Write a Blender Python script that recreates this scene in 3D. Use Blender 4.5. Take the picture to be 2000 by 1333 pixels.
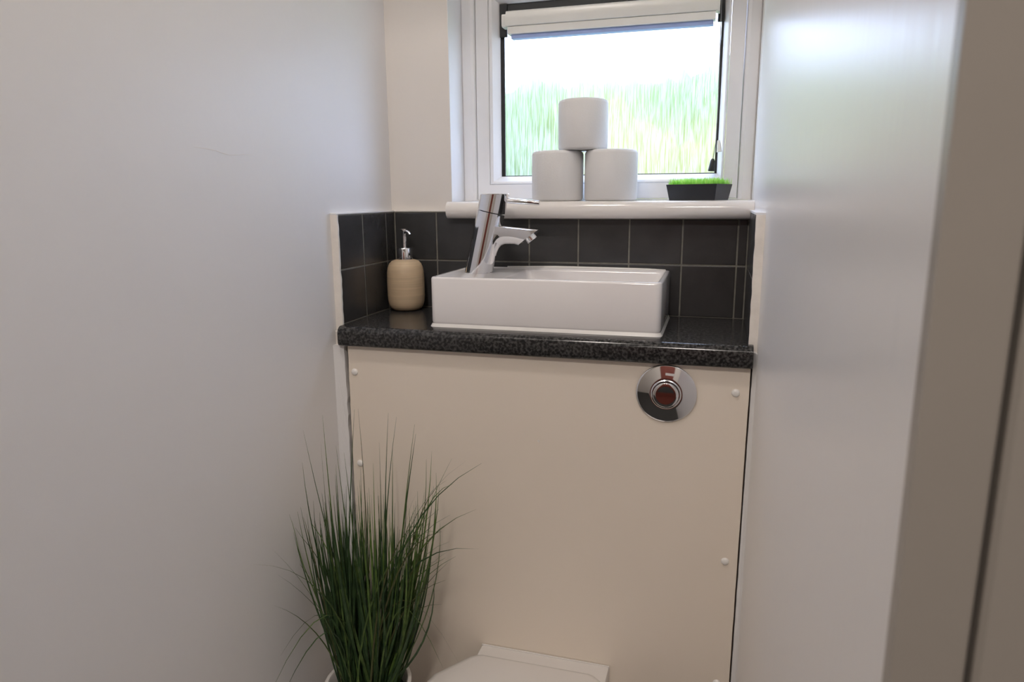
import bpy, bmesh, math, random
from mathutils import Vector, Matrix, noise

random.seed(11)
for o in list(bpy.data.objects):
    bpy.data.objects.remove(o, do_unlink=True)
SC = bpy.context.scene
COL = SC.collection
PI = math.pi

# ------------------------------------------------------------------ camera
YAW, PITCH, ROLL = math.radians(16.24), math.radians(11.61), math.radians(-0.40)
fw = Vector((-math.sin(YAW) * math.cos(PITCH), math.cos(YAW) * math.cos(PITCH), -math.sin(PITCH)))
rt = Vector((math.cos(YAW), math.sin(YAW), 0))
up = rt.cross(fw)
rt2 = rt * math.cos(ROLL) + up * math.sin(ROLL)
up2 = -rt * math.sin(ROLL) + up * math.cos(ROLL)
cam_data = bpy.data.cameras.new('camera')
cam = bpy.data.objects.new('camera', cam_data)
COL.objects.link(cam)
m3 = Matrix((rt2, up2, -fw)).transposed()
cam.matrix_world = Matrix.Translation((0.6576, -1.3742, 0.2286)) @ m3.to_4x4()
cam_data.sensor_width = 36
cam_data.lens = 1367.17 / 2000 * 36
cam_data.clip_start = 0.02
cam_data.dof.use_dof = True
cam_data.dof.focus_distance = 1.30
cam_data.dof.aperture_fstop = 7.0
SC.camera = cam

# ------------------------------------------------------------------ world, light, exposure
SKY = 8.0
LAMP = 84.0
HALL_LAMP = 185.0
SC.view_settings.view_transform = 'Standard'
SC.view_settings.look = 'None'
SC.view_settings.gamma = 1
SC.view_settings.use_curve_mapping = False
SC.view_settings.exposure = 0.0
SC.cycles.max_bounces = 8
SC.cycles.diffuse_bounces = 5
SC.cycles.glossy_bounces = 4
SC.cycles.transmission_bounces = 4
SC.cycles.caustics_reflective = False
SC.cycles.use_light_tree = False
w = bpy.data.worlds.new('overcast_sky')
SC.world = w
w.use_nodes = True
bg = w.node_tree.nodes['Background']
bg.inputs[0].default_value = (0.60, 0.69, 1.0, 1)
bg.inputs[1].default_value = SKY
# window portal: guides sampling of the daylight, gives off no light itself
pl = bpy.data.lights.new('window_portal', 'AREA')
pl.shape = 'RECTANGLE'
pl.size, pl.size_y = 0.46, 0.36
pl.cycles.is_portal = True
po = bpy.data.objects.new('window_portal', pl)
COL.objects.link(po)
po.location = (0.429, 0.128, 0.444)
po.rotation_euler = (-PI / 2, 0, 0)     # shines along -Y into the room

# ------------------------------------------------------------------ materials
def nt(name):
    m = bpy.data.materials.new(name)
    m.use_nodes = True
    t = m.node_tree
    return m, t, t.nodes['Principled BSDF']

def link(t, a, b):
    t.links.new(a, b)

def mat(name, col, rough=0.5, metal=0.0, var=0.04, vscale=30, vstretch=(1, 1, 1), bump=0.0, bscale=200,
        bstretch=(1, 1, 1), spec=0.5, coat=0.0, trans=0.0):
    m, t, b = nt(name)
    tc = t.nodes.new('ShaderNodeTexCoord')
    mp = t.nodes.new('ShaderNodeMapping')
    mp.inputs['Scale'].default_value = vstretch
    link(t, tc.outputs['Object'], mp.inputs[0])
    n = t.nodes.new('ShaderNodeTexNoise')
    n.inputs['Scale'].default_value = vscale
    n.inputs['Detail'].default_value = 4
    link(t, mp.outputs[0], n.inputs[0])
    r = t.nodes.new('ShaderNodeValToRGB')
    r.color_ramp.elements[0].position = 0.25
    r.color_ramp.elements[1].position = 0.75
    r.color_ramp.elements[0].color = (*[max(0, c * (1 - var)) for c in col], 1)
    r.color_ramp.elements[1].color = (*[min(1, c * (1 + var)) for c in col], 1)
    link(t, n.outputs[0], r.inputs[0])
    link(t, r.outputs[0], b.inputs['Base Color'])
    b.inputs['Roughness'].default_value = rough
    b.inputs['Metallic'].default_value = metal
    b.inputs['Specular IOR Level'].default_value = spec
    b.inputs['Coat Weight'].default_value = coat
    b.inputs['Coat Roughness'].default_value = 0.08
    if bump:
        mp2 = t.nodes.new('ShaderNodeMapping')
        mp2.inputs['Scale'].default_value = bstretch
        link(t, tc.outputs['Object'], mp2.inputs[0])
        n2 = t.nodes.new('ShaderNodeTexNoise')
        n2.inputs['Scale'].default_value = bscale
        n2.inputs['Detail'].default_value = 3
        link(t, mp2.outputs[0], n2.inputs[0])
        bp = t.nodes.new('ShaderNodeBump')
        bp.inputs['Strength'].default_value = bump
        bp.inputs['Distance'].default_value = 0.002
        link(t, n2.outputs[0], bp.inputs['Height'])
        link(t, bp.outputs[0], b.inputs['Normal'])
    return m

M = {}
M['wall'] = mat('wall_paint', (0.795, 0.79, 0.795), 0.45, spec=0.6, var=0.012, vscale=3, bump=0.12, bscale=60)
M['wall_brushed'] = mat('brushed_gloss_paint', (0.87, 0.86, 0.86), 0.30, spec=0.6, var=0.012, vscale=3, bump=0.28, bscale=110,
                        bstretch=(1, 1, 0.05))
M['wall_matt'] = mat('matt_wall_paint', (0.775, 0.74, 0.70), 0.7, var=0.012, vscale=4, bump=0.12, bscale=70)
M['ceiling'] = mat('ceiling_paint', (0.82, 0.80, 0.77), 0.8, var=0.01)
M['filler'] = mat('cream_filler', (0.81, 0.765, 0.71), 0.7, var=0.06, vscale=40, bump=0.35, bscale=120)
M['panel'] = mat('cream_panel_paint', (0.82, 0.735, 0.635), 0.38, var=0.012, vscale=5, bump=0.08, bscale=50)
M['pvc'] = mat('white_window_plastic', (0.80, 0.80, 0.81), 0.28, var=0.01)
M['sill'] = mat('sill_gloss_white', (0.83, 0.80, 0.77), 0.10, var=0.01)
M['blind'] = mat('blind_white_plastic', (0.84, 0.84, 0.80), 0.28, var=0.01)
M['blind_fabric_skylit'] = mat('blind_fabric_skylit', (0.36, 0.45, 0.74), 0.8, var=0.03)  # blue cast of window light put into the fabric's colour
M['black'] = mat('black_rubber', (0.012, 0.014, 0.016), 0.5, var=0.1)
M['ceramic'] = mat('white_ceramic', (0.84, 0.815, 0.81), 0.10, var=0.006, coat=0.3)
M['lid'] = mat('white_seat_plastic', (0.73, 0.70, 0.67), 0.22, var=0.006)
M['sealant'] = mat('white_sealant', (0.82, 0.80, 0.77), 0.3, var=0.03)
M['chrome'] = mat('chrome', (0.86, 0.86, 0.88), 0.06, metal=1.0, var=0.01)
M['satin'] = mat('satin_steel', (0.75, 0.75, 0.76), 0.45, metal=1.0, var=0.02)
M['grout'] = mat('grout', (0.19, 0.18, 0.155), 0.85, var=0.25, vscale=50, bump=0.3)
M['paper'] = mat('tissue_paper', (0.75, 0.745, 0.74), 0.95, var=0.01, bump=0.15, bscale=300, spec=0.1)
M['card'] = mat('grey_card', (0.45, 0.38, 0.30), 0.9)
M['tray'] = mat('black_plastic', (0.018, 0.021, 0.026), 0.32, var=0.1)
M['pot'] = mat('white_pot', (0.78, 0.75, 0.72), 0.3, var=0.02)
M['soil'] = mat('dark_soil', (0.02, 0.016, 0.012), 0.95, var=0.4)
M['timber_dark'] = mat('dark_gap_timber', (0.22, 0.13, 0.08), 0.9, var=0.3)
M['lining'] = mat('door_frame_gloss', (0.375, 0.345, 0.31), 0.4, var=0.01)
M['floor'] = mat('floor_laminate', (0.20, 0.185, 0.17), 0.35, var=0.1, vscale=8, vstretch=(6, 1, 1))
M['carpet'] = mat('dark_hall_carpet', (0.035, 0.035, 0.033), 0.95, var=0.3, vscale=120)
M['brown_door'] = mat('red_brown_door', (0.20, 0.05, 0.035), 0.35, var=0.25, vscale=10, vstretch=(6, 6, 0.6))
M['lawn'] = mat('lawn_grass', (0.13, 0.20, 0.035), 0.9, var=0.3, vscale=5)
M['hedge'] = mat('hedge_leaves', (0.14, 0.225, 0.06), 0.8, var=0.5, vscale=3)
M['hedge_yellow'] = mat('yellow_shrub_leaves', (0.27, 0.27, 0.055), 0.8, var=0.4, vscale=3)
M['cord'] = mat('grey_cord', (0.25, 0.25, 0.26), 0.6)

def mat_tile():
    m = mat('charcoal_tile', (0.042, 0.042, 0.043), 0.27, var=0.22, vscale=14, bump=0.10, bscale=90)
    return m
M['tile'] = mat_tile()

def mat_granite():
    m, t, b = nt('speckled_black_laminate')
    tc = t.nodes.new('ShaderNodeTexCoord')
    n1 = t.nodes.new('ShaderNodeTexNoise')
    n1.inputs['Scale'].default_value = 210
    n1.inputs['Detail'].default_value = 2
    link(t, tc.outputs['Object'], n1.inputs[0])
    r1 = t.nodes.new('ShaderNodeValToRGB')
    e = r1.color_ramp.elements
    e[0].position, e[0].color = 0.42, (0.013, 0.013, 0.014, 1)
    e[1].position, e[1].color = 0.66, (0.075, 0.073, 0.072, 1)
    link(t, n1.outputs[0], r1.inputs[0])
    n2 = t.nodes.new('ShaderNodeTexVoronoi')
    n2.inputs['Scale'].default_value = 230
    link(t, tc.outputs['Object'], n2.inputs[0])
    r2 = t.nodes.new('ShaderNodeValToRGB')
    e = r2.color_ramp.elements
    e[0].position, e[0].color = 0.07, (0.11, 0.105, 0.10, 1)
    e[1].position, e[1].color = 0.16, (0, 0, 0, 1)
    link(t, n2.outputs['Distance'], r2.inputs[0])
    mx = t.nodes.new('ShaderNodeMixRGB')
    mx.blend_type = 'LIGHTEN'
    mx.inputs[0].default_value = 0.6
    link(t, r1.outputs[0], mx.inputs[1])
    link(t, r2.outputs[0], mx.inputs[2])
    link(t, mx.outputs[0], b.inputs['Base Color'])
    b.inputs['Roughness'].default_value = 0.14
    b.inputs['Specular IOR Level'].default_value = 0.35
    return m
M['granite'] = mat_granite()

def mat_bamboo():
    m = mat('bamboo_look_resin', (0.62, 0.475, 0.31), 0.5, var=0.13, vscale=9, vstretch=(0.8, 0.8, 28), bump=0.15,
            bscale=10, bstretch=(1, 1, 40))
    return m
M['bamboo'] = mat_bamboo()

def mat_leaf(name, base, tip, zlo, zhi, trans):
    m, t, b = nt(name)
    tc = t.nodes.new('ShaderNodeTexCoord')
    oi = t.nodes.new('ShaderNodeObjectInfo')
    n = t.nodes.new('ShaderNodeTexNoise')
    n.inputs['Scale'].default_value = 60
    link(t, tc.outputs['Object'], n.inputs[0])
    r = t.nodes.new('ShaderNodeValToRGB')
    r.color_ramp.elements[0].position = 0.3
    r.color_ramp.elements[1].position = 0.7
    r.color_ramp.elements[0].color = (*base, 1)
    r.color_ramp.elements[1].color = (*tip, 1)
    link(t, n.outputs[0], r.inputs[0])
    link(t, r.outputs[0], b.inputs['Base Color'])
    b.inputs['Roughness'].default_value = 0.45
    tr = t.nodes.new('ShaderNodeBsdfTranslucent')
    link(t, r.outputs[0], tr.inputs[0])
    mx = t.nodes.new('ShaderNodeMixShader')
    mx.inputs[0].default_value = trans
    out = t.nodes['Material Output']
    link(t, b.outputs[0], mx.inputs[1])
    link(t, tr.outputs[0], mx.inputs[2])
    link(t, mx.outputs[0], out.inputs[0])
    return m
M['leaf'] = mat_leaf('grass_leaf_green', (0.045, 0.090, 0.026), (0.125, 0.195, 0.055), 0, 1, 0.25)
M['leaf_light'] = mat_leaf('grass_leaf_light', (0.07, 0.14, 0.03), (0.16, 0.26, 0.06), 0, 1, 0.25)
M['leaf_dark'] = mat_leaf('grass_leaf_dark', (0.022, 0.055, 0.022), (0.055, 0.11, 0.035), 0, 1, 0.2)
M['leaf_brown'] = mat_leaf('grass_leaf_brownish', (0.07, 0.07, 0.03), (0.11, 0.12, 0.045), 0, 1, 0.2)
M['lime'] = mat_leaf('lime_grass_tuft', (0.22, 0.62, 0.06), (0.60, 0.88, 0.22), 0, 1, 0.5)

def mat_glass():
    # rain-textured privacy glass: vertical ripples blur what lies behind
    m, t, b = nt('ripple_glass')
    t.nodes.remove(b)
    out = t.nodes['Material Output']
    tc = t.nodes.new('ShaderNodeTexCoord')
    mp = t.nodes.new('ShaderNodeMapping')
    mp.inputs['Scale'].default_value = (260, 1, 14)
    link(t, tc.outputs['Object'], mp.inputs[0])
    n = t.nodes.new('ShaderNodeTexNoise')
    n.inputs['Scale'].default_value = 1.6
    n.inputs['Detail'].default_value = 4
    n.inputs['Distortion'].default_value = 0.6
    link(t, mp.outputs[0], n.inputs[0])
    bp = t.nodes.new('ShaderNodeBump')
    bp.inputs['Strength'].default_value = 0.6
    bp.inputs['Distance'].default_value = 0.003
    link(t, n.outputs[0], bp.inputs['Height'])
    rf = t.nodes.new('ShaderNodeBsdfRefraction')
    rf.inputs['Roughness'].default_value = 0.36
    rf.inputs['IOR'].default_value = 1.18
    rf.inputs['Color'].default_value = (0.97, 1.0, 0.98, 1)
    link(t, bp.outputs[0], rf.inputs['Normal'])
    tl = t.nodes.new('ShaderNodeBsdfTranslucent')
    tl.inputs['Color'].default_value = (0.97, 0.98, 0.98, 1)
    tp = t.nodes.new('ShaderNodeBsdfTransparent')
    tp.inputs['Color'].default_value = (0.95, 0.98, 0.96, 1)
    rp = t.nodes.new('ShaderNodeValToRGB')
    rp.color_ramp.elements[0].position = 0.35
    rp.color_ramp.elements[1].position = 0.65
    rp.color_ramp.elements[0].color = (0.06, 0.06, 0.06, 1)
    rp.color_ramp.elements[1].color = (0.40, 0.40, 0.40, 1)
    link(t, n.outputs[0], rp.inputs[0])
    m1 = t.nodes.new('ShaderNodeMixShader')
    link(t, rp.outputs[0], m1.inputs[0])
    link(t, rf.outputs[0], m1.inputs[1])
    link(t, tl.outputs[0], m1.inputs[2])
    m2 = t.nodes.new('ShaderNodeMixShader')
    m2.inputs[0].default_value = 0.20
    link(t, m1.outputs[0], m2.inputs[1])
    link(t, tp.outputs[0], m2.inputs[2])
    gl = t.nodes.new('ShaderNodeBsdfGlossy')
    gl.inputs['Roughness'].default_value = 0.1
    m3_ = t.nodes.new('ShaderNodeMixShader')
    m3_.inputs[0].default_value = 0.04
    link(t, m2.outputs[0], m3_.inputs[1])
    link(t, gl.outputs[0], m3_.inputs[2])
    link(t, m3_.outputs[0], out.inputs[0])
    return m
M['glass'] = mat_glass()

def mat_clear():
    m, t, b = nt('clear_outer_glass')
    t.nodes.remove(b)
    out = t.nodes['Material Output']
    tp = t.nodes.new('ShaderNodeBsdfTransparent')
    tp.inputs['Color'].default_value = (0.97, 0.99, 0.98, 1)
    link(t, tp.outputs[0], out.inputs[0])
    return m
M['clear'] = mat_clear()

def mat_emit(name, col, s):
    m, t, b = nt(name)
    b.inputs['Base Color'].default_value = (0.8, 0.8, 0.8, 1)
    b.inputs['Emission Color'].default_value = (*col, 1)
    b.inputs['Emission Strength'].default_value = s
    return m
M['lamp'] = mat_emit('warm_lamp_diffuser', (1.0, 0.92, 0.86), LAMP)
M['hall_lamp'] = mat_emit('hall_lamp_diffuser', (1.0, 0.91, 0.84), HALL_LAMP)

# ------------------------------------------------------------------ helpers
def wloc(o):
    v = Vector((0, 0, 0))
    while o is not None:
        v += Vector(o.location)
        o = o.parent
    return v

def props(o, label=None, cat=None, group=None, kind=None):
    if label: o['label'] = label
    if cat: o['category'] = cat
    if group: o['group'] = group
    if kind: o['kind'] = kind
    return o

def thing(name, loc, label, cat, group=None):
    o = bpy.data.objects.new(name, None)
    o.empty_display_size = 0.03
    COL.objects.link(o)
    o.location = loc
    return props(o, label, cat, group)

class MB:
    """collects world-space geometry, then links it as one mesh object"""
    def __init__(s):
        s.v, s.f, s.sm, s.mi = [], [], [], []
    def add(s, vs, fs, smooth=False, mi=0):
        b = len(s.v)
        s.v += [Vector(q) for q in vs]
        for f in fs:
            s.f.append([b + i for i in f]); s.sm.append(smooth); s.mi.append(mi)
        return s
    def box(s, x0, x1, y0, y1, z0, z1):
        vs = [(x0, y0, z0), (x1, y0, z0), (x1, y1, z0), (x0, y1, z0), (x0, y0, z1), (x1, y0, z1), (x1, y1, z1), (x0, y1, z1)]
        return s.add(vs, [(0, 3, 2, 1), (4, 5, 6, 7), (0, 1, 5, 4), (1, 2, 6, 5), (2, 3, 7, 6), (3, 0, 4, 7)])
    def prism(s, poly, a, b, axis):
        """poly: 2D points; axis 'x': (y,z), 'y': (x,z), 'z': (x,y)"""
        def P(q, t):
            return {'x': (t, q[0], q[1]), 'y': (q[0], t, q[1]), 'z': (q[0], q[1], t)}[axis]
        n = len(poly)
        vs = [P(q, a) for q in poly] + [P(q, b) for q in poly]
        fs = [tuple(range(n))[::-1], tuple(range(n, 2 * n))] + [(i, (i + 1) % n, n + (i + 1) % n, n + i) for i in range(n)]
        return s.add(vs, fs)
    def loft(s, loops, close=True, cap0=False, cap1=False, smooth=True):
        n = len(loops[0])
        vs = [q for l in loops for q in l]
        fs = []
        for k in range(len(loops) - 1):
            for i in range(n if close else n - 1):
                j = (i + 1) % n
                fs.append((k * n + i, k * n + j, (k + 1) * n + j, (k + 1) * n + i))
        if cap0: fs.append(tuple(range(n))[::-1])
        if cap1: fs.append(tuple((len(loops) - 1) * n + i for i in range(n)))
        return s.add(vs, fs, smooth)
    def lathe(s, prof, c, axis='z', seg=40, cap0=True, cap1=True, smooth=True):
        """prof: (radius, height); axis z up or 'y' towards the room (-Y)"""
        loops = []
        for r, h in prof:
            l = []
            for i in range(seg):
                a = 2 * PI * i / seg
                if axis == 'z':
                    l.append((c[0] + r * math.cos(a), c[1] + r * math.sin(a), c[2] + h))
                else:
                    l.append((c[0] + r * math.cos(a), c[1] - h, c[2] + r * math.sin(a)))
            loops.append(l)
        return s.loft(loops, True, cap0, cap1, smooth)
    def tube(s, pts, rads, seg=12, cap=True):
        pts = [Vector(q) for q in pts]
        if not isinstance(rads, (list, tuple)): rads = [rads] * len(pts)
        loops = []
        ref = None
        for i, q in enumerate(pts):
            d = (pts[min(i + 1, len(pts) - 1)] - pts[max(i - 1, 0)]).normalized()
            if ref is None:
                ref = Vector((0, 0, 1)) if abs(d.z) < 0.9 else Vector((0, 1, 0))
            a = (ref - d * ref.dot(d)).normalized()
            ref = a
            b = d.cross(a)
            loops.append([q + (a * math.cos(t) + b * math.sin(t)) * rads[i] for t in [2 * PI * k / seg for k in range(seg)]])
        return s.loft(loops, True, cap, cap)
    def build(s, name, m, parent=None, bevel=0.0, bseg=2, sharp=40):
        me = bpy.data.meshes.new(name)
        off = wloc(parent) if parent is not None else Vector((0, 0, 0))
        me.from_pydata([tuple(q - off) for q in s.v], [], s.f)
        for p, sm, mi in zip(me.polygons, s.sm, s.mi):
            p.use_smooth = sm
            p.material_index = mi
        mats = m if isinstance(m, (list, tuple)) else [m]
        for q in mats: me.materials.append(M[q])
        bm = bmesh.new()
        bm.from_mesh(me)
        bmesh.ops.recalc_face_normals(bm, faces=bm.faces)
        if bevel:
            bmesh.ops.remove_doubles(bm, verts=bm.verts, dist=1e-6)
            ed = [e for e in bm.edges if len(e.link_faces) == 2 and e.calc_face_angle(0) > math.radians(30)]
            bmesh.ops.bevel(bm, geom=ed, offset=bevel, segments=bseg, profile=0.5, affect='EDGES', clamp_overlap=True)
        bm.to_mesh(me)
        bm.free()
        if any(s.sm): me.set_sharp_from_angle(angle=math.radians(sharp))
        o = bpy.data.objects.new(name, me)
        COL.objects.link(o)
        if parent is not None: o.parent = parent
        return o

def rr(x0, x1, y0, y1, r, z, n=6):
    pts = []
    for cx, cy, a0 in ((x1 - r, y1 - r, 0), (x0 + r, y1 - r, PI / 2), (x0 + r, y0 + r, PI), (x1 - r, y0 + r, 1.5 * PI)):
        for k in range(n + 1):
            a = a0 + PI / 2 * k / n
            pts.append((cx + r * math.cos(a), cy + r * math.sin(a), z))
    return pts

def struct(o): return props(o, kind='structure')

def ragged(x_of, z0, z1, n, amp, seed):
    """points (x,z) along a hand-cut vertical edge"""
    out = []
    for i in range(n + 1):
        z = z0 + (z1 - z0) * i / n
        out.append((x_of(z) + amp * noise.noise(Vector((z * 55, seed, 0))), z))
    return out

# ------------------------------------------------------------------ the setting
FZ, CZ = -1.05, 1.45
XL = -0.011
def XR(y): return 0.7187 - 0.032 * y
YJ = -1.013                                     # the room ends at the doorway
XJ = XR(YJ)

struct(MB().box(-0.2, 0.95, -1.03, 0.25, FZ - 0.06, FZ).build('floor', 'floor'))
struct(MB().box(-1.6, 2.2, -3.3, -1.03, FZ - 0.06, FZ).build('floor_hall', 'carpet'))
struct(MB().box(-1.6, 2.2, -3.3, 0.25, CZ, CZ + 0.06).build('ceiling', 'ceiling'))
WL = struct(MB().box(XL - 0.10, XL, YJ, 0.012, FZ, CZ).build('wall_left', 'wall'))
WR = struct(MB().prism([(XR(0.012), 0.012), (XR(0.012) + 0.12, 0.012), (XJ + 0.12, YJ), (XJ, YJ)], FZ, CZ, 'z').build('wall_right', 'wall_brushed'))
wb = MB()
OX0, OX1, OZ0, OZ1 = 0.1262, 0.7183, 0.187, 0.70
wb.box(XL - 0.10, OX0, 0.012, 0.25, FZ, CZ)
wb.box(OX1, 0.90, 0.012, 0.25, FZ, CZ)
wb.box(OX0, OX1, 0.012, 0.25, FZ, OZ0)
wb.box(OX0, OX1, 0.012, 0.25, OZ1, CZ)
WB = struct(wb.build('wall_back', 'wall_matt'))
# hall side of the doorway, and the hall the camera stands in
struct(MB().box(-1.6, XL - 0.10, YJ - 0.02, YJ + 0.10, FZ, CZ).build('wall_hall_left', 'wall_matt'))
struct(MB().box(XJ + 0.12, 2.2, YJ - 0.02, YJ + 0.10, FZ, CZ).build('wall_hall_right', 'wall_matt'))
struct(MB().box(XL - 0.10, XJ + 0.12, YJ - 0.02, YJ, 0.98, CZ).build('wall_hall_top', 'wall_matt'))
struct(MB().box(-1.7, -1.6, -3.3, YJ + 0.1, FZ, CZ).build('wall_hall_side_left', 'wall_matt'))
struct(MB().box(2.2, 2.3, -3.3, YJ + 0.1, FZ, CZ).build('wall_hall_side_right', 'wall_matt'))
struct(MB().box(-1.7, 2.3, -3.4, -3.3, FZ, CZ).build('wall_hall_back', 'wall_matt'))
# red-brown door across the hall (mirrored in the chrome)
d = struct(MB().box(0.05, 0.85, -3.3, -3.26, FZ, 0.95).build('door_1', 'brown_door', bevel=0.004))
for zz in ((-0.9, -0.15), (0.0, 0.8)):
    for xx in ((0.14, 0.40), (0.50, 0.76)):
        MB().box(xx[0], xx[1], -3.262, -3.25, zz[0], zz[1]).build('door_panel', 'brown_door', d, bevel=0.006)
# door lining edge and architrave on the right of the doorway
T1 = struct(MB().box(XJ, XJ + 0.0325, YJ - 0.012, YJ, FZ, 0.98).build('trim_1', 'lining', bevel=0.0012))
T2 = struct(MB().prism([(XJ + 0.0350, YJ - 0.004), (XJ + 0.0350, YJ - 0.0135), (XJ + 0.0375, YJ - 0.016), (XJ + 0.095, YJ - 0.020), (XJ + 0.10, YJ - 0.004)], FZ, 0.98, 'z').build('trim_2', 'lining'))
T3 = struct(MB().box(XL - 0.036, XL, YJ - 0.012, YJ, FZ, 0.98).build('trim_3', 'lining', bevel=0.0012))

# fine crack in the left wall's paint
MB().tube([(XL - 0.0001, -0.5734, 0.2966), (XL - 0.0001, -0.552, 0.2960), (XL - 0.0001, -0.5318, 0.2945), (XL - 0.0001, -0.515, 0.2915), (XL - 0.0001, -0.5003, 0.2900), (XL - 0.0001, -0.470, 0.2925), (XL - 0.0001, -0.4415, 0.2931)], [0.0002, 0.0004, 0.00035, 0.00045, 0.0003, 0.0003, 0.0001], 6).build('hairline_crack', 'filler', WL)

# ---- splashback tiles: each a part of its wall
G = 0.0015                                       # half joint
YF = -0.2365
def tile(parent, axis, a0, a1, z0, z1, face, sign):
    j = random.uniform(-0.0003, 0.0003)
    m = MB()
    if axis == 'x':   # on the back wall: runs along x, faces -y
        m.box(a0 + G, a1 - G, face + j, face + 0.006, z0 + G, z1 - G)
    else:             # on a side wall: runs along y
        f = face + j
        m.box(min(f, f - sign * 0.006), max(f, f - sign * 0.006), a0 + G, a1 - G, z0 + G, z1 - G)
    return m.build('tile', 'tile', parent, bevel=0.0009, bseg=2)
MB().box(XL, 0.7185, 0.0013, 0.012, -0.03, 0.2).build('grout', 'grout', WB)
gx = [0.0005] + [0.0948 + 0.1 * k for k in range(7)] + [0.7125]
for i in range(len(gx) - 1):
    for z0, z1 in ((0.0, 0.1), (0.1, 0.2)):
        tile(WB, 'x', gx[i], gx[i + 1], z0, min(z1, 0.1865) if gx[i] > 0.12 and z1 > 0.15 else z1, 0.0, 1)
TXR = 0.713
MB().box(XL, -0.0008, YF, 0.0022, -0.02, 0.2).build('grout', 'grout', WL)
MB().prism([(TXR + 0.0008, 0.0022), (XR(0) + 0.001, 0.0022), (XR(YF) + 0.001, YF), (TXR + 0.0008, YF)], -0.02, 0.2, 'z').build('grout', 'grout', WR)
gy = [0.0, -0.0398, -0.1398, YF]
for i in range(3):
    for z0, z1 in ((0.0, 0.1), (0.1, 0.2)):
        tile(WL, 'y', gy[i + 1], gy[i], z0, z1, 0.0, 1)
        tile(WR, 'y', gy[i + 1], gy[i], z0, z1, TXR, -1)
# painted ledge and cream front edging of the tiled panels
MB().box(XL, 0.0005, YF - 0.004, 0.0, 0.2, 0.2032).build('ledge', 'wall', WL, bevel=0.0008)
MB().box(XL, 0.130, -0.0005, 0.012, 0.2, 0.2030).build('ledge', 'wall_matt', WB, bevel=0.0008)
MB().prism([(TXR - 0.001, 0.0), (XR(0) + 0.001, 0.0), (XR(YF) + 0.001, YF - 0.004), (TXR - 0.001, YF - 0.004)], 0.2, 0.2032, 'z').build('ledge', 'wall', WR)
e = ragged(lambda z: 0.0028, -0.012, 0.2, 60, 0.0016, 3.1)
MB().prism([(XL, -0.012)] + e + [(XL, 0.2)], YF - 0.0042, YF + 0.0005, 'y').build('edging_strip', 'filler', WL)
e = ragged(lambda z: TXR + 0.0002, -0.012, 0.2, 60, 0.0008, 7.7)
MB().prism([(0.7268, -0.012)] + e + [(0.7268, 0.2)], YF - 0.0042, YF + 0.0005, 'y').build('edging_strip', 'filler', WR)
# filler down the two sides of the boxed-in panel
PY = -0.246
e = ragged(lambda z: 0.0066 - 0.003 * (z / -0.6), -1.05, -0.036, 90, 0.0016, 5.5)
def feather(m, x):
    # filler smoothed out onto the wall: its outer edge runs forward to nothing
    for v in m.v:
        if abs(v.x - x) < 1e-5 and v.y < -0.24: v.y -= 0.010
    return m
feather(MB().prism([(XL, -1.05)] + e + [(XL, -0.036)], PY - 0.0005, -0.215, 'y'), XL).build('edging_strip', 'wall', WL)
MB().box(XL, 0.0035, PY - 0.0012, PY + 0.004, -0.043, -0.010).build('edging_strip', 'filler', WL, bevel=0.002)
e = ragged(lambda z: 0.7215 - 0.003 * (-z / 0.6), -1.05, -0.012, 60, 0.0005, 9.2)
feather(MB().prism([(0.7275, -1.05)] + e + [(0.7275, -0.012)], PY - 0.0005, -0.215, 'y'), 0.7275).build('edging_strip', 'wall', WR)
MB().box(XL, 0.728, -0.212, -0.206, -1.05, -0.04).build('timber_backing', 'timber_dark', WB)

# ---- window
def ring(m, r0, y0, r1, y1):
    """mitred band between two rectangles (x0,x1,z0,z1) at depths y0,y1"""
    def c(r, y): return [(r[0], y, r[2]), (r[1], y, r[2]), (r[1], y, r[3]), (r[0], y, r[3])]
    vs = c(r0, y0) + c(r1, y1)
    m.add(vs, [(i, (i + 1) % 4, 4 + (i + 1) % 4, 4 + i) for i in range(4)])
def lerp(a, b, t): return tuple(p + (q - p) * t for p, q in zip(a, b))
R0 = (0.1264, 0.7181, 0.2206, 0.698)
R1 = (0.1560, 0.6915, 0.2235, 0.666)
R2 = (0.1850, 0.6640, 0.2550, 0.634)
R3 = (0.2065, 0.6505, 0.2722, 0.6165)
m = MB()
ring(m, R0, 0.150, R0, 0.0885)
ring(m, R0, 0.0885, lerp(R0, R1, 0.10), 0.0855)
ring(m, lerp(R0, R1, 0.10), 0.0855, lerp(R0, R1, 0.72), 0.0845)
ring(m, lerp(R0, R1, 0.72), 0.0845, lerp(R0, R1, 0.92), 0.0865)
ring(m, lerp(R0, R1, 0.92), 0.0865, R1, 0.0905)
ring(m, R1, 0.0905, R1, 0.150)
ring(m, R1, 0.150, R0, 0.150)
WIN = struct(m.build('window_1', 'pvc'))
m = MB()
S1 = (R1[0] + 0.0012, R1[1] - 0.0012, R1[2] + 0.0006, R1[3] - 0.0012)
ring(m, S1, 0.145, S1, 0.0895)
ring(m, S1, 0.0895, lerp(S1, R2, 0.06), 0.0885)
ring(m, lerp(S1, R2, 0.06), 0.0885, R2, 0.0885)
ring(m, R2, 0.0885, R2, 0.145)
ring(m, R2, 0.145, S1, 0.145)
m.build('sash', 'pvc', WIN)
m = MB()
B1 = (R2[0] + 0.0006, R2[1] - 0.0006, R2[2] + 0.0006, R2[3] - 0.0006)
ring(m, B1, 0.120, B1, 0.0895)
ring(m, B1, 0.0895, lerp(B1, R3, 0.12), 0.0882)
ring(m, lerp(B1, R3, 0.12), 0.0882, lerp(B1, R3, 0.35), 0.0900)
ring(m, lerp(B1, R3, 0.35), 0.0900, R3, 0.1040)
ring(m, R3, 0.1040, R3, 0.120)
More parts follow.
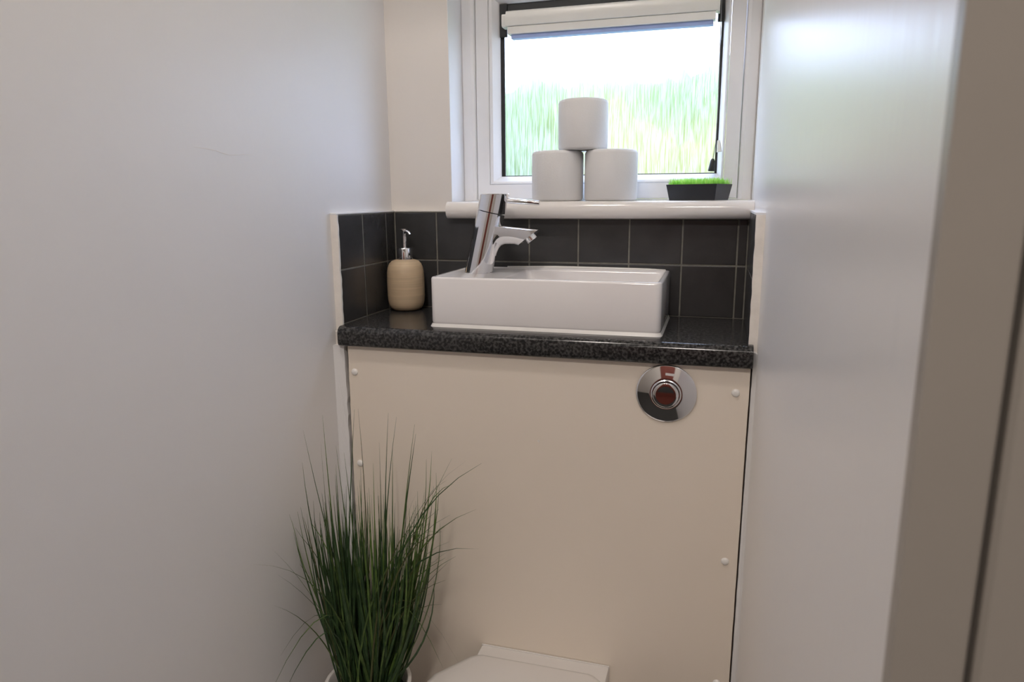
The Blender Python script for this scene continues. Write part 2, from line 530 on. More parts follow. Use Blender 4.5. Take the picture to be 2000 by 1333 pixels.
ring(m, R3, 0.120, B1, 0.120)
m.build('glazing_bead', 'pvc', WIN)
m = MB()
K0 = (R3[0] - 0.002, R3[1] + 0.002, R3[2] - 0.002, R3[3] + 0.002)
K1 = (R3[0] + 0.0085, R3[1] - 0.0045, R3[2] + 0.0016, R3[3] - 0.022)
ring(m, K0, 0.1060, K1, 0.1050)
ring(m, K1, 0.1050, K1, 0.1078)
ring(m, K1, 0.1078, K0, 0.1078)
ring(m, K0, 0.1078, K0, 0.1060)
m.build('gasket', 'black', WIN)
m = MB()
gx0, gx1, gz0, gz1 = 0.204, 0.653, 0.2695, 0.619
m.add([(gx0, 0.1080, gz0), (gx1, 0.1080, gz0), (gx1, 0.1080, gz1), (gx0, 0.1080, gz1)], [(0, 1, 2, 3)], mi=0)
m.add([(gx0, 0.1120, gz0), (gx1, 0.1120, gz0), (gx1, 0.1120, gz1), (gx0, 0.1120, gz1)], [(3, 2, 1, 0)], mi=1)
m.build('glass_pane', ['glass', 'clear'], WIN)
# bullnosed sill
pr = [(0.0885, 0.2205)]
for k in range(0, 13):
    a = PI / 2 + PI * k / 12
    pr.append((-0.018 + 0.0135 * math.cos(a) * 1.0, 0.20375 + 0.01675 * math.sin(a)))
pr += [(0.0885, 0.187)]
sl = MB()
n = len(pr)
loops = [[(x, q[0], q[1]) for q in pr] for x in (0.1285, 0.7193)]
sl.loft(loops, True, True, True)
SILL = struct(sl.build('trim_4', 'sill', sharp=50))
# reveal lining on the left of the window opening
struct(MB().box(OX0 - 0.0005, OX0 + 0.0007, 0.0115, 0.0885, 0.2206, 0.70).build('trim_5', 'pvc'))

# ------------------------------------------------------------------ outside, behind the rippled glass
struct(MB().box(-12, 12, 0.26, 25, -1.36, -1.30).build('lawn', 'lawn'))
def hedge(x0, x1, y, depth, h, seed, mname, label):
    bm = bmesh.new()
    nx, nz = 120, 24
    def P(u, v, back):
        # lumpy clipped cross-section
        x = x0 + (x1 - x0) * u
        ang = PI * v
        yy = y + depth / 2 - depth / 2 * math.cos(ang) * (1 if True else 1)
        zz = -1.3 + (h + 1.3) * (math.sin(ang) ** 0.55)
        d_ = noise.noise(Vector((x * 1.6, yy * 1.6, zz * 1.6 + seed))) * 0.55 + noise.noise(Vector((x * 6, yy * 6, zz * 6 + seed))) * 0.30
        return (x, yy - d_ * math.cos(ang), zz + d_ * 1.0 * math.sin(ang))
    g = [[bm.verts.new(P(i / nx, j / nz, 0)) for j in range(nz + 1)] for i in range(nx + 1)]
    for i in range(nx):
        for j in range(nz):
            bm.faces.new((g[i][j], g[i + 1][j], g[i + 1][j + 1], g[i][j + 1]))
    bm.faces.new([g[0][j] for j in range(nz + 1)])
    bm.faces.new([g[nx][j] for j in range(nz + 1)][::-1])
    bmesh.ops.recalc_face_normals(bm, faces=bm.faces)
    me = bpy.data.meshes.new('hedge')
    bm.to_mesh(me); bm.free()
    me.materials.append(M[mname])
    o = bpy.data.objects.new('hedge', me)
    COL.objects.link(o)
    return props(o, label, 'hedge')
hedge(-8.5, 1.0, 8.0, 1.6, 1.75, 1.0, 'hedge', 'blurred green hedge seen through left half of the textured window')
hedge(-0.75, 4.5, 6.2, 1.2, 1.0, 5.0, 'hedge_yellow', 'blurred yellow-green shrubs seen through right half of the textured window')

# ------------------------------------------------------------------ countertop, panel
YC = -0.2615
pr = [(0.0, 0.0)]
for k in range(7):
    a = PI / 2 + PI / 2 * k / 6
    pr.append((YC + 0.013 + 0.013 * math.cos(a), -0.013 + 0.013 * math.sin(a)))
for k in range(5):
    a = PI + PI / 2 * k / 4
    pr.append((YC + 0.007 + 0.007 * math.cos(a), -0.029 + 0.007 * math.sin(a)))
pr.append((0.0, -0.036))
m = MB()
m.loft([[(x, q[0], q[1]) for q in pr] for x in (0.0022, 0.7205)], True, True, True)
props(m.build('countertop', 'granite', sharp=50), 'black speckled worktop with rounded front edge beneath the basin', 'worktop')

PAN = thing('cistern_panel', (0.36, PY, FZ), 'cream painted panel boxing in the cistern below the worktop', 'panel')
le = ragged(lambda z: 0.0136 - 0.0045 * (-z / 0.6), FZ + 0.001, -0.0375, 80, 0.0013, 2.2)
re_ = ragged(lambda z: 0.7188 - 0.0032 * (-z / 0.6), FZ + 0.001, -0.0375, 40, 0.0004, 4.4)
MB().prism(le + re_[::-1], PY, -0.2305, 'y').build('board', 'panel', PAN)
cap0 = None
for x, z in ((0.0250, -0.0869), (0.6984, -0.0785), (0.0266, -0.2657), (0.6973, -0.3706), (0.6954, -0.602)):
    if cap0 is None:
        cap0 = MB().lathe([(0.0066, -0.001), (0.0066, 0.0006), (0.0058, 0.0022), (0.0038, 0.0034), (0.0012, 0.0039)], (x, PY, z), 'y', 20).build('screw_cap', 'sealant', PAN)
        c0 = Vector((x, PY, z))
    else:
        c = cap0.copy(); COL.objects.link(c); c.parent = PAN
        c.location = Vector((x, PY, z)) - c0
MB().lathe([(0.0022, 0.0), (0.0021, 0.0006), (0.0014, 0.0005), (0.0009, 0.0001)], (0.3761, PY, -0.1889), 'y', 12).build('nail_hole', 'filler', PAN)

# ------------------------------------------------------------------ flush button
FB = (0.5905, PY, -0.0866)
FT = thing('flush_button', FB, 'round chrome push-button flush plate on the cream panel', 'flush button')
MB().lathe([(0.0484, 0.0), (0.0486, 0.0022), (0.0478, 0.0030), (0.046, 0.0035), (0.0275, 0.0066), (0.0245, 0.0072), (0.0235, 0.0068), (0.0228, 0.0055), (0.0226, 0.001)], FB, 'y', 72, True, True).build('plate', 'chrome', FT, sharp=35)
MB().lathe([(0.0234, 0.0068), (0.0243, 0.0082), (0.0234, 0.0090), (0.0222, 0.0082), (0.0222, 0.0050)], FB, 'y', 60, False, False).build('ring', 'chrome', FT)
MB().lathe([(0.0206, 0.002), (0.0206, 0.0125), (0.0201, 0.0138), (0.0192, 0.0143), (0.0140, 0.0139), (0.0070, 0.0136), (0.001, 0.0135)], FB, 'y', 60, False, True).build('button', 'chrome', FT, sharp=50)

MB().add([(FB[0] - 0.002, PY - 0.0056, FB[2] + 0.0355), (FB[0] + 0.0125, PY - 0.0056, FB[2] + 0.0345), (FB[0] + 0.0120, PY - 0.0063, FB[2] + 0.0305), (FB[0] - 0.002, PY - 0.0063, FB[2] + 0.0315)], [(0, 1, 2, 3)]).build('etched_mark', 'satin', FT)

# ------------------------------------------------------------------ basin
BX0, BX1, BY0, BY1, BT = 0.167, 0.5755, -0.2160, -0.0060, 0.0900
BS = thing('basin', (0.371, -0.111, 0.0), 'rectangular white ceramic countertop basin standing on the black worktop', 'basin')
lo = []
lo.append(rr(BX0 + 0.004, BX1 - 0.004, BY0 + 0.004, BY1 - 0.004, 0.010, 0.0006))
lo.append(rr(BX0 + 0.001, BX1 - 0.001, BY0 + 0.001, BY1 - 0.001, 0.011, 0.003))
lo.append(rr(BX0, BX1, BY0, BY1, 0.011, 0.010))
lo.append(rr(BX0, BX1, BY0, BY1, 0.011, BT - 0.004))
lo.append(rr(BX0 + 0.0008, BX1 - 0.0008, BY0 + 0.0008, BY1 - 0.0008, 0.0105, BT - 0.0015))
lo.append(rr(BX0 + 0.0025, BX1 - 0.0025, BY0 + 0.0025, BY1 - 0.0025, 0.009, BT))
lo.append(rr(BX0 + 0.0070, BX1 - 0.0070, BY0 + 0.0070, BY1 - 0.0070, 0.008, BT))
lo.append(rr(BX0 + 0.0085, BX1 - 0.0085, BY0 + 0.0085, BY1 - 0.0085, 0.008, BT - 0.0012))
lo.append(rr(BX0 + 0.0095, BX1 - 0.0090, BY0 + 0.0095, BY1 - 0.0095, 0.008, BT - 0.0022))
X1 = 0.292
lo.append(rr(X1, BX1 - 0.0095, BY0 + 0.0105, BY1 - 0.0105, 0.010, BT - 0.0026))
lo.append(rr(X1 + 0.003, BX1 - 0.0115, BY0 + 0.0125, BY1 - 0.0125, 0.012, BT - 0.006))
lo.append(rr(X1 + 0.012, BX1 - 0.026, BY0 + 0.020, BY1 - 0.018, 0.018, 0.045))
lo.append(rr(X1 + 0.020, BX1 - 0.038, BY0 + 0.028, BY1 - 0.024, 0.022, 0.026))
lo.append(rr(X1 + 0.045, BX1 - 0.065, BY0 + 0.050, BY1 - 0.046, 0.020, 0.019))
lo.append(rr(X1 + 0.110, BX1 - 0.130, BY0 + 0.092, BY1 - 0.088, 0.006, 0.0175))
MB().loft(lo, True, True, True).build('bowl', 'ceramic', BS, sharp=60)
se = [rr(BX0 - 0.0028, BX1 + 0.0028, BY0 - 0.0028, BY1 - 0.001, 0.012, 0.0001),
      rr(BX0 - 0.0016, BX1 + 0.0016, BY0 - 0.0016, BY1 - 0.001, 0.012, 0.0028),
      rr(BX0 + 0.0002, BX1 - 0.0002, BY0 + 0.0002, BY1 - 0.001, 0.011, 0.0062)]
MB().loft(se, True).build('sealant_bead', 'sealant', BS)
MB().tube([(0.25, -0.0030, BT - 0.001), (0.35, -0.0028, BT), (0.45, -0.0032, BT + 0.0002), (0.53, -0.0028, BT - 0.001), (0.566, -0.0032, BT - 0.002)], [0.0022, 0.0036, 0.0030, 0.0034, 0.0028], 10).build('sealant_bead', 'sealant', BS)
MB().lathe([(0.020, 0.0), (0.020, 0.0016), (0.016, 0.0022), (0.010, 0.0012)], (0.43, -0.111, 0.0175), 'z', 32).build('drain', 'chrome', BS)

# ------------------------------------------------------------------ tap
TB = Vector((0.2222, -0.105, 0.0874))
TP = thing('basin_tap', TB, 'chrome single-lever mixer tap leaning over the white basin', 'tap')
AX = Vector((0.2335, 0, 1)).normalized()         # the body leans to the right
PR = Vector((AX.z, 0, -AX.x))                    # across the lean
SY = Vector((0, 1, 0))
TR = 0.0262
def leanring(t, r, flat=None):
    """ring of the leaning body at distance t; flat: cut level"""
    out = []
    for k in range(48):
        a = 2 * PI * k / 48
        v = TB + PR * (r * math.cos(a)) + SY * (r * math.sin(a)) + AX * t
        if flat is not None:
            v = v + AX * ((flat - v.z) / AX.z)
        out.append(v)
    return out
m = MB()
m.loft([leanring(0, TR + 0.0004, TB.z), leanring(0, TR + 0.0004, TB.z + 0.0016), leanring(0, TR, TB.z + 0.0020), leanring(0.117, TR), leanring(0.1175, TR - 0.0008)], True, True, True)
m.build('body', 'chrome', TP, sharp=35)
m = MB()
zt = 0.2352
m.loft([leanring(0.1183, TR - 0.0010), leanring(0.1190, TR + 0.0003), leanring(0, TR + 0.0003, zt - 0.0012), leanring(0, TR - 0.0010, zt)], True, True, True)
H = m.build('lever_head', 'chrome', TP, sharp=35)
hd = Vector((0.2557, -0.105, 0.2240))
MB().tube([hd + Vector((0.015, 0, 0)), (0.2825, -0.106, 0.2225), (0.3425, -0.110, 0.2183), (0.3440, -0.1101, 0.2182)], [0.0046, 0.0046, 0.0042, 0.0034], 20).build('lever_pin', 'chrome', H)
# spout: a flat-topped half round with a slanting cut end
def spout_ring(x, zc, hw, dep, cut=0.0):
    out = []
    nn = 24
    for k in range(nn + 1):
        a = PI * k / nn
        yy = hw * math.cos(a)
        dz = -dep * (math.sin(a) ** 0.8)
        out.append((x + cut * dz, -0.105 + yy - 0.06 * (x - 0.25), zc + dz))
    for t in (0.5, 0.0, -0.5):                       # slightly crowned top
        out.append((x, -0.105 - hw * t * 1.4 - 0.06 * (x - 0.25), zc + 0.0012))
    return out
def sring(x, zb, cut=0.0):
    zc = 0.1755 - 0.088 * (x - 0.266)
    return spout_ring(x, zc, 0.0184 - 0.01 * (x - 0.26), zc - zb, cut)
sp = [sring(0.2420, 0.1150), sring(0.2575, 0.1200), sring(0.2605, 0.1275), sring(0.2640, 0.1350), sring(0.2690, 0.1400), sring(0.2760, 0.1425), sring(0.2860, 0.1428), sring(0.3000, 0.1426, 0.15),
      sring(0.3200, 0.1420, 0.75), sring(0.3428, 0.1412, 1.42)]
MB().loft(sp, True, True, True).build('spout', 'chrome', TP, sharp=40)
c = Vector((0.3270, -0.1097, 0.1545)); dr = Vector((0.60, 0, -0.80)).normalized()
MB().tube([c - dr * 0.008, c + dr * 0.0052, c + dr * 0.0060], [0.0105, 0.0105, 0.0096], 24).build('aerator', 'chrome', TP)
# ------------------------------------------------------------------ soap dispenser
SD = Vector((0.0420, -0.0455, 0.0002))
ST = thing('soap_dispenser', SD, 'tan bamboo-look soap dispenser with chrome pump in the tiled corner', 'soap dispenser')
MB().lathe([(0.020, 0.0), (0.0265, 0.0008), (0.0315, 0.004), (0.0352, 0.010), (0.0372, 0.018), (0.0382, 0.030), (0.0384, 0.060), (0.0378, 0.078), (0.0362, 0.088), (0.0328, 0.096), (0.0275, 0.1015), (0.0205, 0.1040), (0.0165, 0.1044)], SD, 'z', 48).build('bottle', 'bamboo', ST, sharp=60)
MB().lathe([(0.0160, 0.1040), (0.0163, 0.1052), (0.0163, 0.1272), (0.0155, 0.1284), (0.0062, 0.1288)], SD, 'z', 40).build('collar', 'chrome', ST, sharp=40)
m = MB()
m.lathe([(0.0058, 0.1286), (0.0058, 0.1370), (0.0052, 0.1376), (0.0052, 0.1382), (0.0058, 0.1388), (0.0057, 0.1600), (0.0070, 0.1630), (0.0086, 0.1642), (0.0086, 0.1662), (0.0070, 0.1668)], SD, 'z', 28)
P = m.build('pump_head', 'chrome', ST, sharp=40)
MB().tube([SD + Vector((0.002, -0.001, 0.1590)), SD + Vector((0.0085, -0.004, 0.1608)), SD + Vector((0.0135, -0.006, 0.1592)), SD + Vector((0.0160, -0.007, 0.1552))], [0.0042, 0.0036, 0.0031, 0.0027], 14).build('nozzle', 'chrome', P)

# ------------------------------------------------------------------ toilet rolls on the sill
def roll_mesh(r, h):
    prof = [(0.021, 0.0006), (0.022, 0.0), (r - 0.005, 0.0), (r - 0.0015, 0.0015), (r, 0.005), (r + 0.0003, h * 0.5), (r, h - 0.007), (r - 0.002, h - 0.0022), (r - 0.007, h), (0.023, h - 0.001), (0.021, h - 0.003), (0.021, 0.0006)]
    return prof
def toilet_roll(x, y, z, r, h, rot, label):
    t = thing('toilet_roll', (x, y, z), label, 'toilet roll', 'toilet rolls stacked on the window sill')
    MB().lathe(roll_mesh(r, h), (x, y, z), 'z', 56, False, False).build('paper', 'paper', t, sharp=60)
    MB().lathe([(0.0206, 0.0008), (0.0206, h - 0.001), (0.0200, h - 0.001), (0.0200, 0.0008), (0.0206, 0.0008)], (x, y, z), 'z', 32, False, False).build('core', 'card', t)
    # loose end of the outer sheet lying on the roll
    m = MB()
    pts = []
    for k in range(9):
        a = rot + k * 0.06
        pts.append((x + (r + 0.0009 - 0.0006 * (k / 8)) * math.cos(a), y + (r + 0.0009 - 0.0006 * (k / 8)) * math.sin(a)))
    m.loft([[(p_[0], p_[1], z + 0.006) for p_ in pts], [(p_[0], p_[1], z + h - 0.008) for p_ in pts]], False)
    m.build('loose_sheet', 'paper', t)
    t.rotation_euler = (0, 0, 0)
    return t
toilet_roll(0.3462, 0.0285, 0.2207, 0.0510, 0.0965, 2.2, 'white toilet roll on the sill, behind the tap lever, under the top roll')
toilet_roll(0.4526, 0.0285, 0.2207, 0.0510, 0.0965, 1.2, 'white toilet roll on the sill, the lower one nearer the grass tray')
toilet_roll(0.3965, 0.0275, 0.3174, 0.0480, 0.0945, 1.8, 'white toilet roll balanced on top of two others before the window')

# ------------------------------------------------------------------ grass tray on the sill
TRX, TRY, TRZ = 0.6200, 0.0310, 0.2207
GT = thing('grass_tray', (TRX, TRY, TRZ), 'small black planter of lime green artificial grass on the sill', 'planter')
ca, sa = math.cos(math.radians(-24)), math.sin(math.radians(-24))
def tp(u, v, z): return (TRX + u * ca - v * sa, TRY + u * sa + v * ca, TRZ + z)
def trect(l, w_, z): return [tp(-l, -w_, z), tp(l, -w_, z), tp(l, w_, z), tp(-l, w_, z)]
m = MB()
m.loft([trect(0.0460, 0.0300, 0.0), trect(0.0510, 0.0350, 0.0295), trect(0.0495, 0.0335, 0.0295), trect(0.0488, 0.0328, 0.0240)], True, True, True, False)
m.build('tray', 'tray', GT, bevel=0.0006, bseg=1)
m = MB()
rg = random.Random(5)
for k in range(1500):
    u, v = rg.uniform(-0.0485, 0.0485), rg.uniform(-0.0325, 0.0325)
    h = rg.uniform(0.012, 0.0195)
    a = rg.uniform(0, 2 * PI)
    du, dv = rg.gauss(0, 0.0022), rg.gauss(0, 0.0022)
    wv = 0.0006
    b0 = tp(u - wv * math.cos(a), v - wv * math.sin(a), 0.0235); b1 = tp(u + wv * math.cos(a), v + wv * math.sin(a), 0.0235)
    mm0 = tp(u + du * .4 - wv * math.cos(a), v + dv * .4 - wv * math.sin(a), 0.0235 + h * .55); mm1 = tp(u + du * .4 + wv * math.cos(a), v + dv * .4 + wv * math.sin(a), 0.0235 + h * .55)
    tt = tp(u + du, v + dv, 0.0235 + h)
    m.add([b0, b1, mm1, mm0, tt], [(0, 1, 2, 3), (3, 2, 4)])
props(m.build('grass_blades', 'lime', GT), kind='stuff')

# ------------------------------------------------------------------ roller blind
BL = thing('window_blind', (0.426, 0.075, 0.545), 'white rolled-up cassette blind at the top of the window', 'blind')
pr = [(0.098, 0.5670), (0.0762, 0.5670), (0.0750, 0.5682), (0.0738, 0.5780), (0.0742, 0.5880), (0.0762, 0.5935), (0.0800, 0.5965), (0.0860, 0.5980), (0.098, 0.5985)]
MB().loft([[(x, q[0], q[1]) for q in pr] for x in (0.2265, 0.6375)], True, True, True).build('cassette', 'blind', BL, sharp=30)
ep = [(0.099, 0.5660), (0.0760, 0.5660), (0.0740, 0.5690), (0.0732, 0.5780), (0.0738, 0.5870), (0.0760, 0.5900), (0.099, 0.5910)]
for x0, x1 in ((0.2185, 0.2265), (0.6375, 0.6420)):
    MB().loft([[(x, q[0], q[1]) for q in ep] for x in (x0, x1)], True, True, True).build('end_cap', 'blind', BL, sharp=30)
for x0, x1 in ((0.2065, 0.2225), (0.6385, 0.6505)):
    MB().box(x0, x1, 0.0995, 0.1045, 0.5520, 0.6160).build('bracket', 'black', BL, bevel=0.001)
MB().loft([[(x, q[0], q[1]) for q in ((0.097, 0.5520), (0.0775, 0.5520), (0.0765, 0.5530), (0.0765, 0.5655), (0.0775, 0.5664), (0.097, 0.5664))] for x in (0.2300, 0.6350)], True, True, True, False).build('bottom_rail', 'blind', BL)
MB().box(0.2360, 0.6310, 0.0810, 0.0990, 0.5440, 0.5518).build('fabric_edge', 'blind_fabric_skylit', BL, bevel=0.0008)
CP = [(0.6440, 0.0855, 0.590), (0.6455, 0.085, 0.50), (0.6468, 0.085, 0.40), (0.6462, 0.085, 0.330), (0.6425, 0.085, 0.2985)]
CO = MB().tube(CP, 0.0008, 8).build('cord', 'cord', BL)
MB().tube([(0.6425, 0.085, 0.2995), (0.6420, 0.085, 0.296), (0.6405, 0.085, 0.2775), (0.6404, 0.085, 0.2758)], [0.0022, 0.0042, 0.0066, 0.0060], 18).build('tassel', 'black', CO)
m = MB()
m.tube([(0.6510, 0.0860, 0.3340), (0.6522, 0.0855, 0.3260), (0.6535, 0.0850, 0.3120)], [0.0022, 0.0040, 0.0052], 14)
m.build('cord_clip', 'blind', BL)

# ------------------------------------------------------------------ toilet
TC = 0.388
TL = thing('toilet', (TC, -0.247, FZ), 'white back-to-wall toilet with closed lid at the foot of the panel', 'toilet')
def dshape(cx, hw_b, hw_m, yb, ym, yf, z, n=22):
    """D outline: narrow straight back, widening, round front"""
    pts = []
    for k in range(n + 1):                                   # round front from right to left
        a = -PI * k / n
        pts.append((cx + hw_m * math.cos(a), ym + (ym - yf) * math.sin(a), z))
    L = [(cx - hw_m, ym + (yb - ym) * 0.35), (cx - hw_m * 0.93, ym + (yb - ym) * 0.62), (cx - hw_b * 1.10, yb - 0.012), (cx - hw_b * 1.0, yb - 0.003), (cx - hw_b * 0.92, yb)]
    for q in L: pts.append((q[0], q[1], z))
    for q in L[::-1]: pts.append((2 * cx - q[0], q[1], z))
    return pts
m = MB()
lo = [dshape(TC, 0.100, 0.125, -0.2475, -0.42, -0.58, FZ + 0.001), dshape(TC, 0.105, 0.130, -0.2475, -0.43, -0.60, FZ + 0.02),
      dshape(TC, 0.110, 0.140, -0.2475, -0.45, -0.64, FZ + 0.20), dshape(TC, 0.118, 0.165, -0.2475, -0.47, -0.70, FZ + 0.34),
      dshape(TC, 0.122, 0.172, -0.2475, -0.48, -0.725, FZ + 0.395), dshape(TC, 0.120, 0.170, -0.2475, -0.48, -0.722, FZ + 0.400)]
m.loft(lo, True, True, True)
m.build('pan', 'ceramic', TL, sharp=60)
m = MB()
m.loft([rr(0.2665, 0.5085, -0.296, -0.2485, 0.004, z) for z in (-0.6495, -0.6085)] + [rr(0.2675, 0.5075, -0.2950, -0.2495, 0.004, -0.6065)], True, True, True)
HB = m.build('hinge_block', 'lid', TL, sharp=40)
MB().box(0.2660, 0.5090, -0.2500, -0.2470, -0.6480, -0.6045).build('back_lip', 'lid', HB, bevel=0.0008)
LX = 0.377
MB().loft([dshape(LX, 0.116, 0.178, -0.288, -0.475, -0.728, z) for z in (-0.6490, -0.6270)], True, True, True).build('seat', 'lid', TL, sharp=40)
MB().loft([dshape(LX, 0.110, 0.178, -0.279, -0.475, -0.730, -0.6255), dshape(LX, 0.111, 0.180, -0.277, -0.475, -0.732, -0.6220), dshape(LX, 0.111, 0.180, -0.277, -0.475, -0.732, -0.6085),
           dshape(LX, 0.109, 0.177, -0.279, -0.475, -0.729, -0.6050), dshape(LX, 0.103, 0.169, -0.285, -0.475, -0.721, -0.6035), dshape(LX, 0.060, 0.09, -0.34, -0.475, -0.62, -0.6020)], True, True, True).build('lid', 'lid', TL, sharp=60)

# ------------------------------------------------------------------ grass plant in its pot
PX, PYY, PZ = 0.102, -0.395, -0.610
PT = thing('grass_plant', (PX, PYY, FZ), 'tall artificial grass plant in a white pot beside the toilet', 'plant')
MB().lathe([(0.050, 0.001), (0.054, 0.004), (0.068, 0.38), (0.0735, 0.425), (0.0765, 0.435), (0.0765, PZ - FZ - 0.001), (0.0755, PZ - FZ), (0.0705, PZ - FZ), (0.0690, PZ - FZ - 0.002), (0.0670, PZ - FZ - 0.03)], (PX, PYY, FZ), 'z', 48).build('pot', 'pot', PT, sharp=50)
MB().lathe([(0.066, PZ - FZ - 0.028), (0.05, PZ - FZ - 0.022), (0.02, PZ - FZ - 0.018), (0.003, PZ - FZ - 0.017)], (PX, PYY, FZ), 'z', 32, False, True).build('soil', 'soil', PT)
rp_ = random.Random(21)
def blade(m, base, ctrl, tip, wd, tw):
    base, ctrl, tip = Vector(base), Vector(ctrl), Vector(tip)
    nseg = 9
    lo = []
    for k in range(nseg + 1):
        t = k / nseg
        p_ = base * (1 - t) ** 2 + ctrl * 2 * t * (1 - t) + tip * t * t
        p_.x = max(p_.x, XL + 0.0022)
        if p_.z > -0.60: p_.y = min(p_.y, PY - 0.003)
        d_ = ((ctrl - base) * (1 - t) + (tip - ctrl) * t).normalized()
        side = Vector((math.cos(tw), math.sin(tw), 0))
        side = (side - d_ * side.dot(d_)).normalized()
        nr = d_.cross(side)
        ww = wd * (0.75 + 0.5 * t if t < 0.4 else 0.95) * (1 - max(0, (t - 0.35) / 0.65) ** 1.3) * 0.5 + 0.00012
        lo.append([p_ - side * ww, p_ + nr * ww * 0.35, p_ + side * ww])
    m.loft(lo, False)
def rbase():
    a, r = rp_.uniform(0, 2 * PI), 0.052 * math.sqrt(rp_.random())
    return Vector((PX + r * math.cos(a), PYY + r * math.sin(a), PZ - 0.030))
# hand-placed stray blades: tip, sideways bulge
STRAY = [((0.004, -0.392, -0.154), (-0.035, 0, 0.0)), ((0.032, -0.375, -0.130), (-0.02, 0, 0)), ((0.051, -0.37, -0.184), (-0.01, 0, 0)), ((0.090, -0.37, -0.117), (-0.005, 0, 0)),
         ((0.083, -0.345, -0.124), (0.02, 0, 0)), ((0.152, -0.37, -0.118), (-0.01, 0, 0)), ((0.169, -0.375, -0.122), (-0.015, 0, 0.02)), ((0.203, -0.38, -0.130), (0.01, 0, 0.02)), ((0.200, -0.37, -0.150), (0.02, 0, 0.02)),
         ((0.268, -0.385, -0.180), (0.00, 0, 0.0)), ((0.323, -0.40, -0.177), (-0.035, 0, 0.06)), ((0.290, -0.38, -0.184), (-0.03, 0, 0.07)), ((0.313, -0.40, -0.255), (-0.03, 0, 0.06)), ((0.316, -0.40, -0.323), (-0.04, 0, 0.11)),
         ((0.262, -0.40, -0.355), (0.01, 0, 0.0)), ((0.256, -0.395, -0.350), (-0.02, 0, 0.02)), ((0.000, -0.490, -0.325), (0.01, 0, 0.03)), ((-0.004, -0.480, -0.373), (0.01, 0, 0.03)), ((-0.004, -0.495, -0.420), (0.01, 0, 0.05)),
         ((-0.004, -0.490, -0.515), (0.02, 0.03, 0.20)), ((-0.005, -0.535, -0.325), (0.03, 0.02, 0.10)), ((-0.005, -0.520, -0.560), (0.02, 0.02, 0.26)), ((0.000, -0.500, -0.585), (0.05, 0.0, 0.24)),
         ((0.248, -0.40, -0.552), (-0.01, 0.0, 0.25)), ((0.276, -0.40, -0.535), (-0.02, 0.0, 0.27)), ((0.128, -0.36, -0.175), (0.0, 0, 0)), ((0.060, -0.36, -0.20), (0.0, 0, 0)), ((0.250, -0.40, -0.262), (-0.03, 0, 0.06)),
         ((0.235, -0.41, -0.285), (-0.03, 0, 0.05)), ((0.265, -0.39, -0.275), (-0.04, 0, 0.07))]
for tip, bul in STRAY:
    b_ = rbase()
    tip = Vector(tip)
    if tip.x < PX: b_.x = PX - abs(b_.x - PX) * 0.8
    else: b_.x = PX + abs(b_.x - PX) * 0.8
    ctrl = b_ * 0.5 + tip * 0.5 + Vector(bul) + Vector(((b_.x - tip.x) * 0.22, 0, abs(b_.x - tip.x) * 0.25))
    m = MB()
    blade(m, b_, ctrl, tip, rp_.uniform(0.0028, 0.0040), rp_.gauss(0.1, 0.5))
    m.build('leaf_blade', rp_.choice(['leaf_dark', 'leaf', 'leaf_brown', 'leaf_dark']), PT)
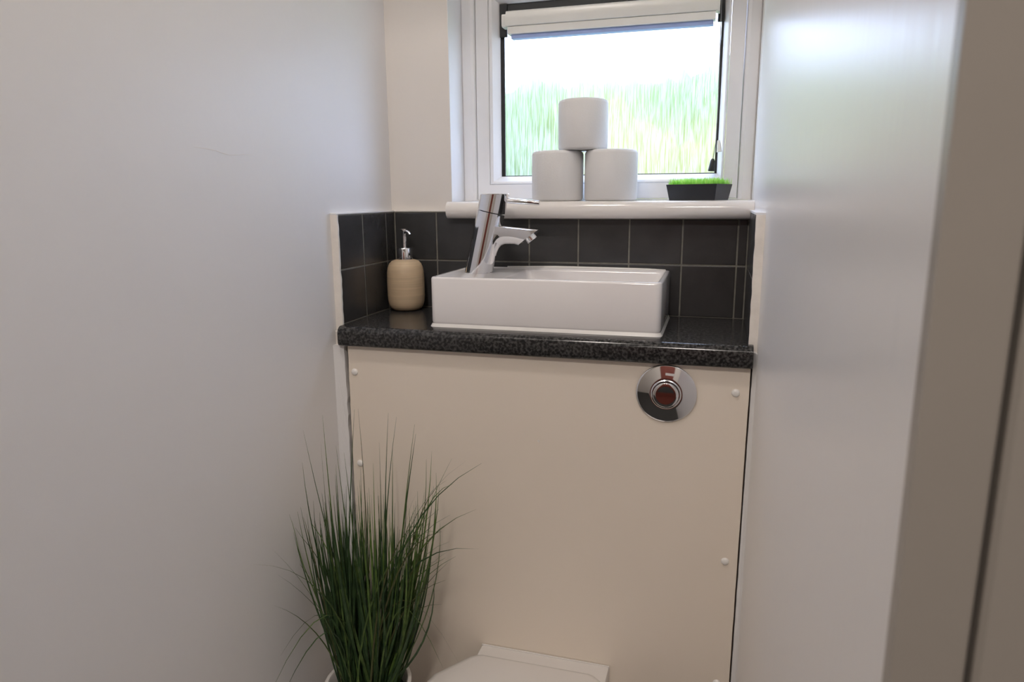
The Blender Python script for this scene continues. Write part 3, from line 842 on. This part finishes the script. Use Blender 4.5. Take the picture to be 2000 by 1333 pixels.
def random_blade(m, lo_len, hi_len, side):
    # two upright tufts side by side: blades spread low down, then rise
    a, r = rp_.uniform(0, 2 * PI), 0.030 * math.sqrt(rp_.random())
    cx = PX + (0.024 if side > 0 else -0.024)
    b_ = Vector((cx + r * 0.7 * math.cos(a), PYY + r * math.sin(a), PZ - 0.030))
    L_ = rp_.uniform(lo_len, hi_len)
    u = rp_.random()
    if side > 0: tx = PX - 0.004 + 0.138 * u ** 1.05
    else: tx = PX + 0.004 - 0.096 * u ** 0.9
    sp_ = L_ / 0.40
    tx = PX + (tx - PX) * (0.45 + 0.55 * sp_)
    ty = PYY + rp_.gauss(0.005, 0.035) * sp_
    tip = Vector((tx + rp_.gauss(0, 0.016), ty, b_.z + L_))
    ctrl = Vector((b_.x + (tip.x - b_.x) * rp_.uniform(0.70, 1.05), b_.y + (tip.y - b_.y) * 0.7, b_.z + L_ * rp_.uniform(0.42, 0.58)))
    blade(m, b_, ctrl, tip, rp_.uniform(0.0034, 0.0054), rp_.gauss(0.1, 0.6))
for k in range(26):                                # wispy arching blades
    b_ = rbase(); b_.x = PX + abs(b_.x - PX)
    if k % 5 == 0: b_.x = 2 * PX - b_.x
    s_ = 1 if k % 5 else -1
    hh = rp_.uniform(0.20, 0.42)
    tip = Vector((PX + s_ * rp_.uniform(0.09, 0.185), PYY + rp_.gauss(0, 0.03), b_.z + hh))
    ctrl = Vector((b_.x + s_ * rp_.uniform(0.01, 0.05), b_.y, b_.z + hh * rp_.uniform(0.75, 1.05)))
    m = MB()
    blade(m, b_, ctrl, tip, rp_.uniform(0.0020, 0.0032), rp_.gauss(0.1, 0.6))
    m.build('leaf_blade', rp_.choice(['leaf_dark', 'leaf', 'leaf_brown', 'leaf_light']), PT)
for k in range(120):
    m = MB()
    side = 1 if k % 5 < 3 else -1
    random_blade(m, 0.30, 0.40 if k % 4 else 0.47, side)
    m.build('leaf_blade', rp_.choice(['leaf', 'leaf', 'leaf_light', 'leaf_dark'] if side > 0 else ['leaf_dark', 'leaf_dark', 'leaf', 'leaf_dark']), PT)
m = MB()
for k in range(200):
    random_blade(m, 0.20, 0.36, 1 if k % 2 else -1)
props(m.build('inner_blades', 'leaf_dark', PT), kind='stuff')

# ------------------------------------------------------------------ lamps
def lamp(x, y, z, r, name, label, mname):
    t = thing(name, (x, y, z), label, 'ceiling light')
    MB().lathe([(r + 0.012, 0.0), (r + 0.012, -0.012), (r + 0.004, -0.020), (r, -0.018), (r, -0.004)], (x, y, z), 'z', 40, True, False).build('bezel', 'pvc', t)
    MB().lathe([(r, -0.012), (r * 0.7, -0.0155), (r * 0.3, -0.0175), (0.002, -0.018)], (x, y, z), 'z', 40, False, True).build('diffuser', mname, t)
lamp(0.22, -0.88, CZ, 0.075, 'ceiling_light', 'round white ceiling light above the toilet', 'lamp')
lamp(0.55, -2.2, CZ, 0.11, 'ceiling_light', 'round white ceiling light in the hall outside', 'hall_lamp')
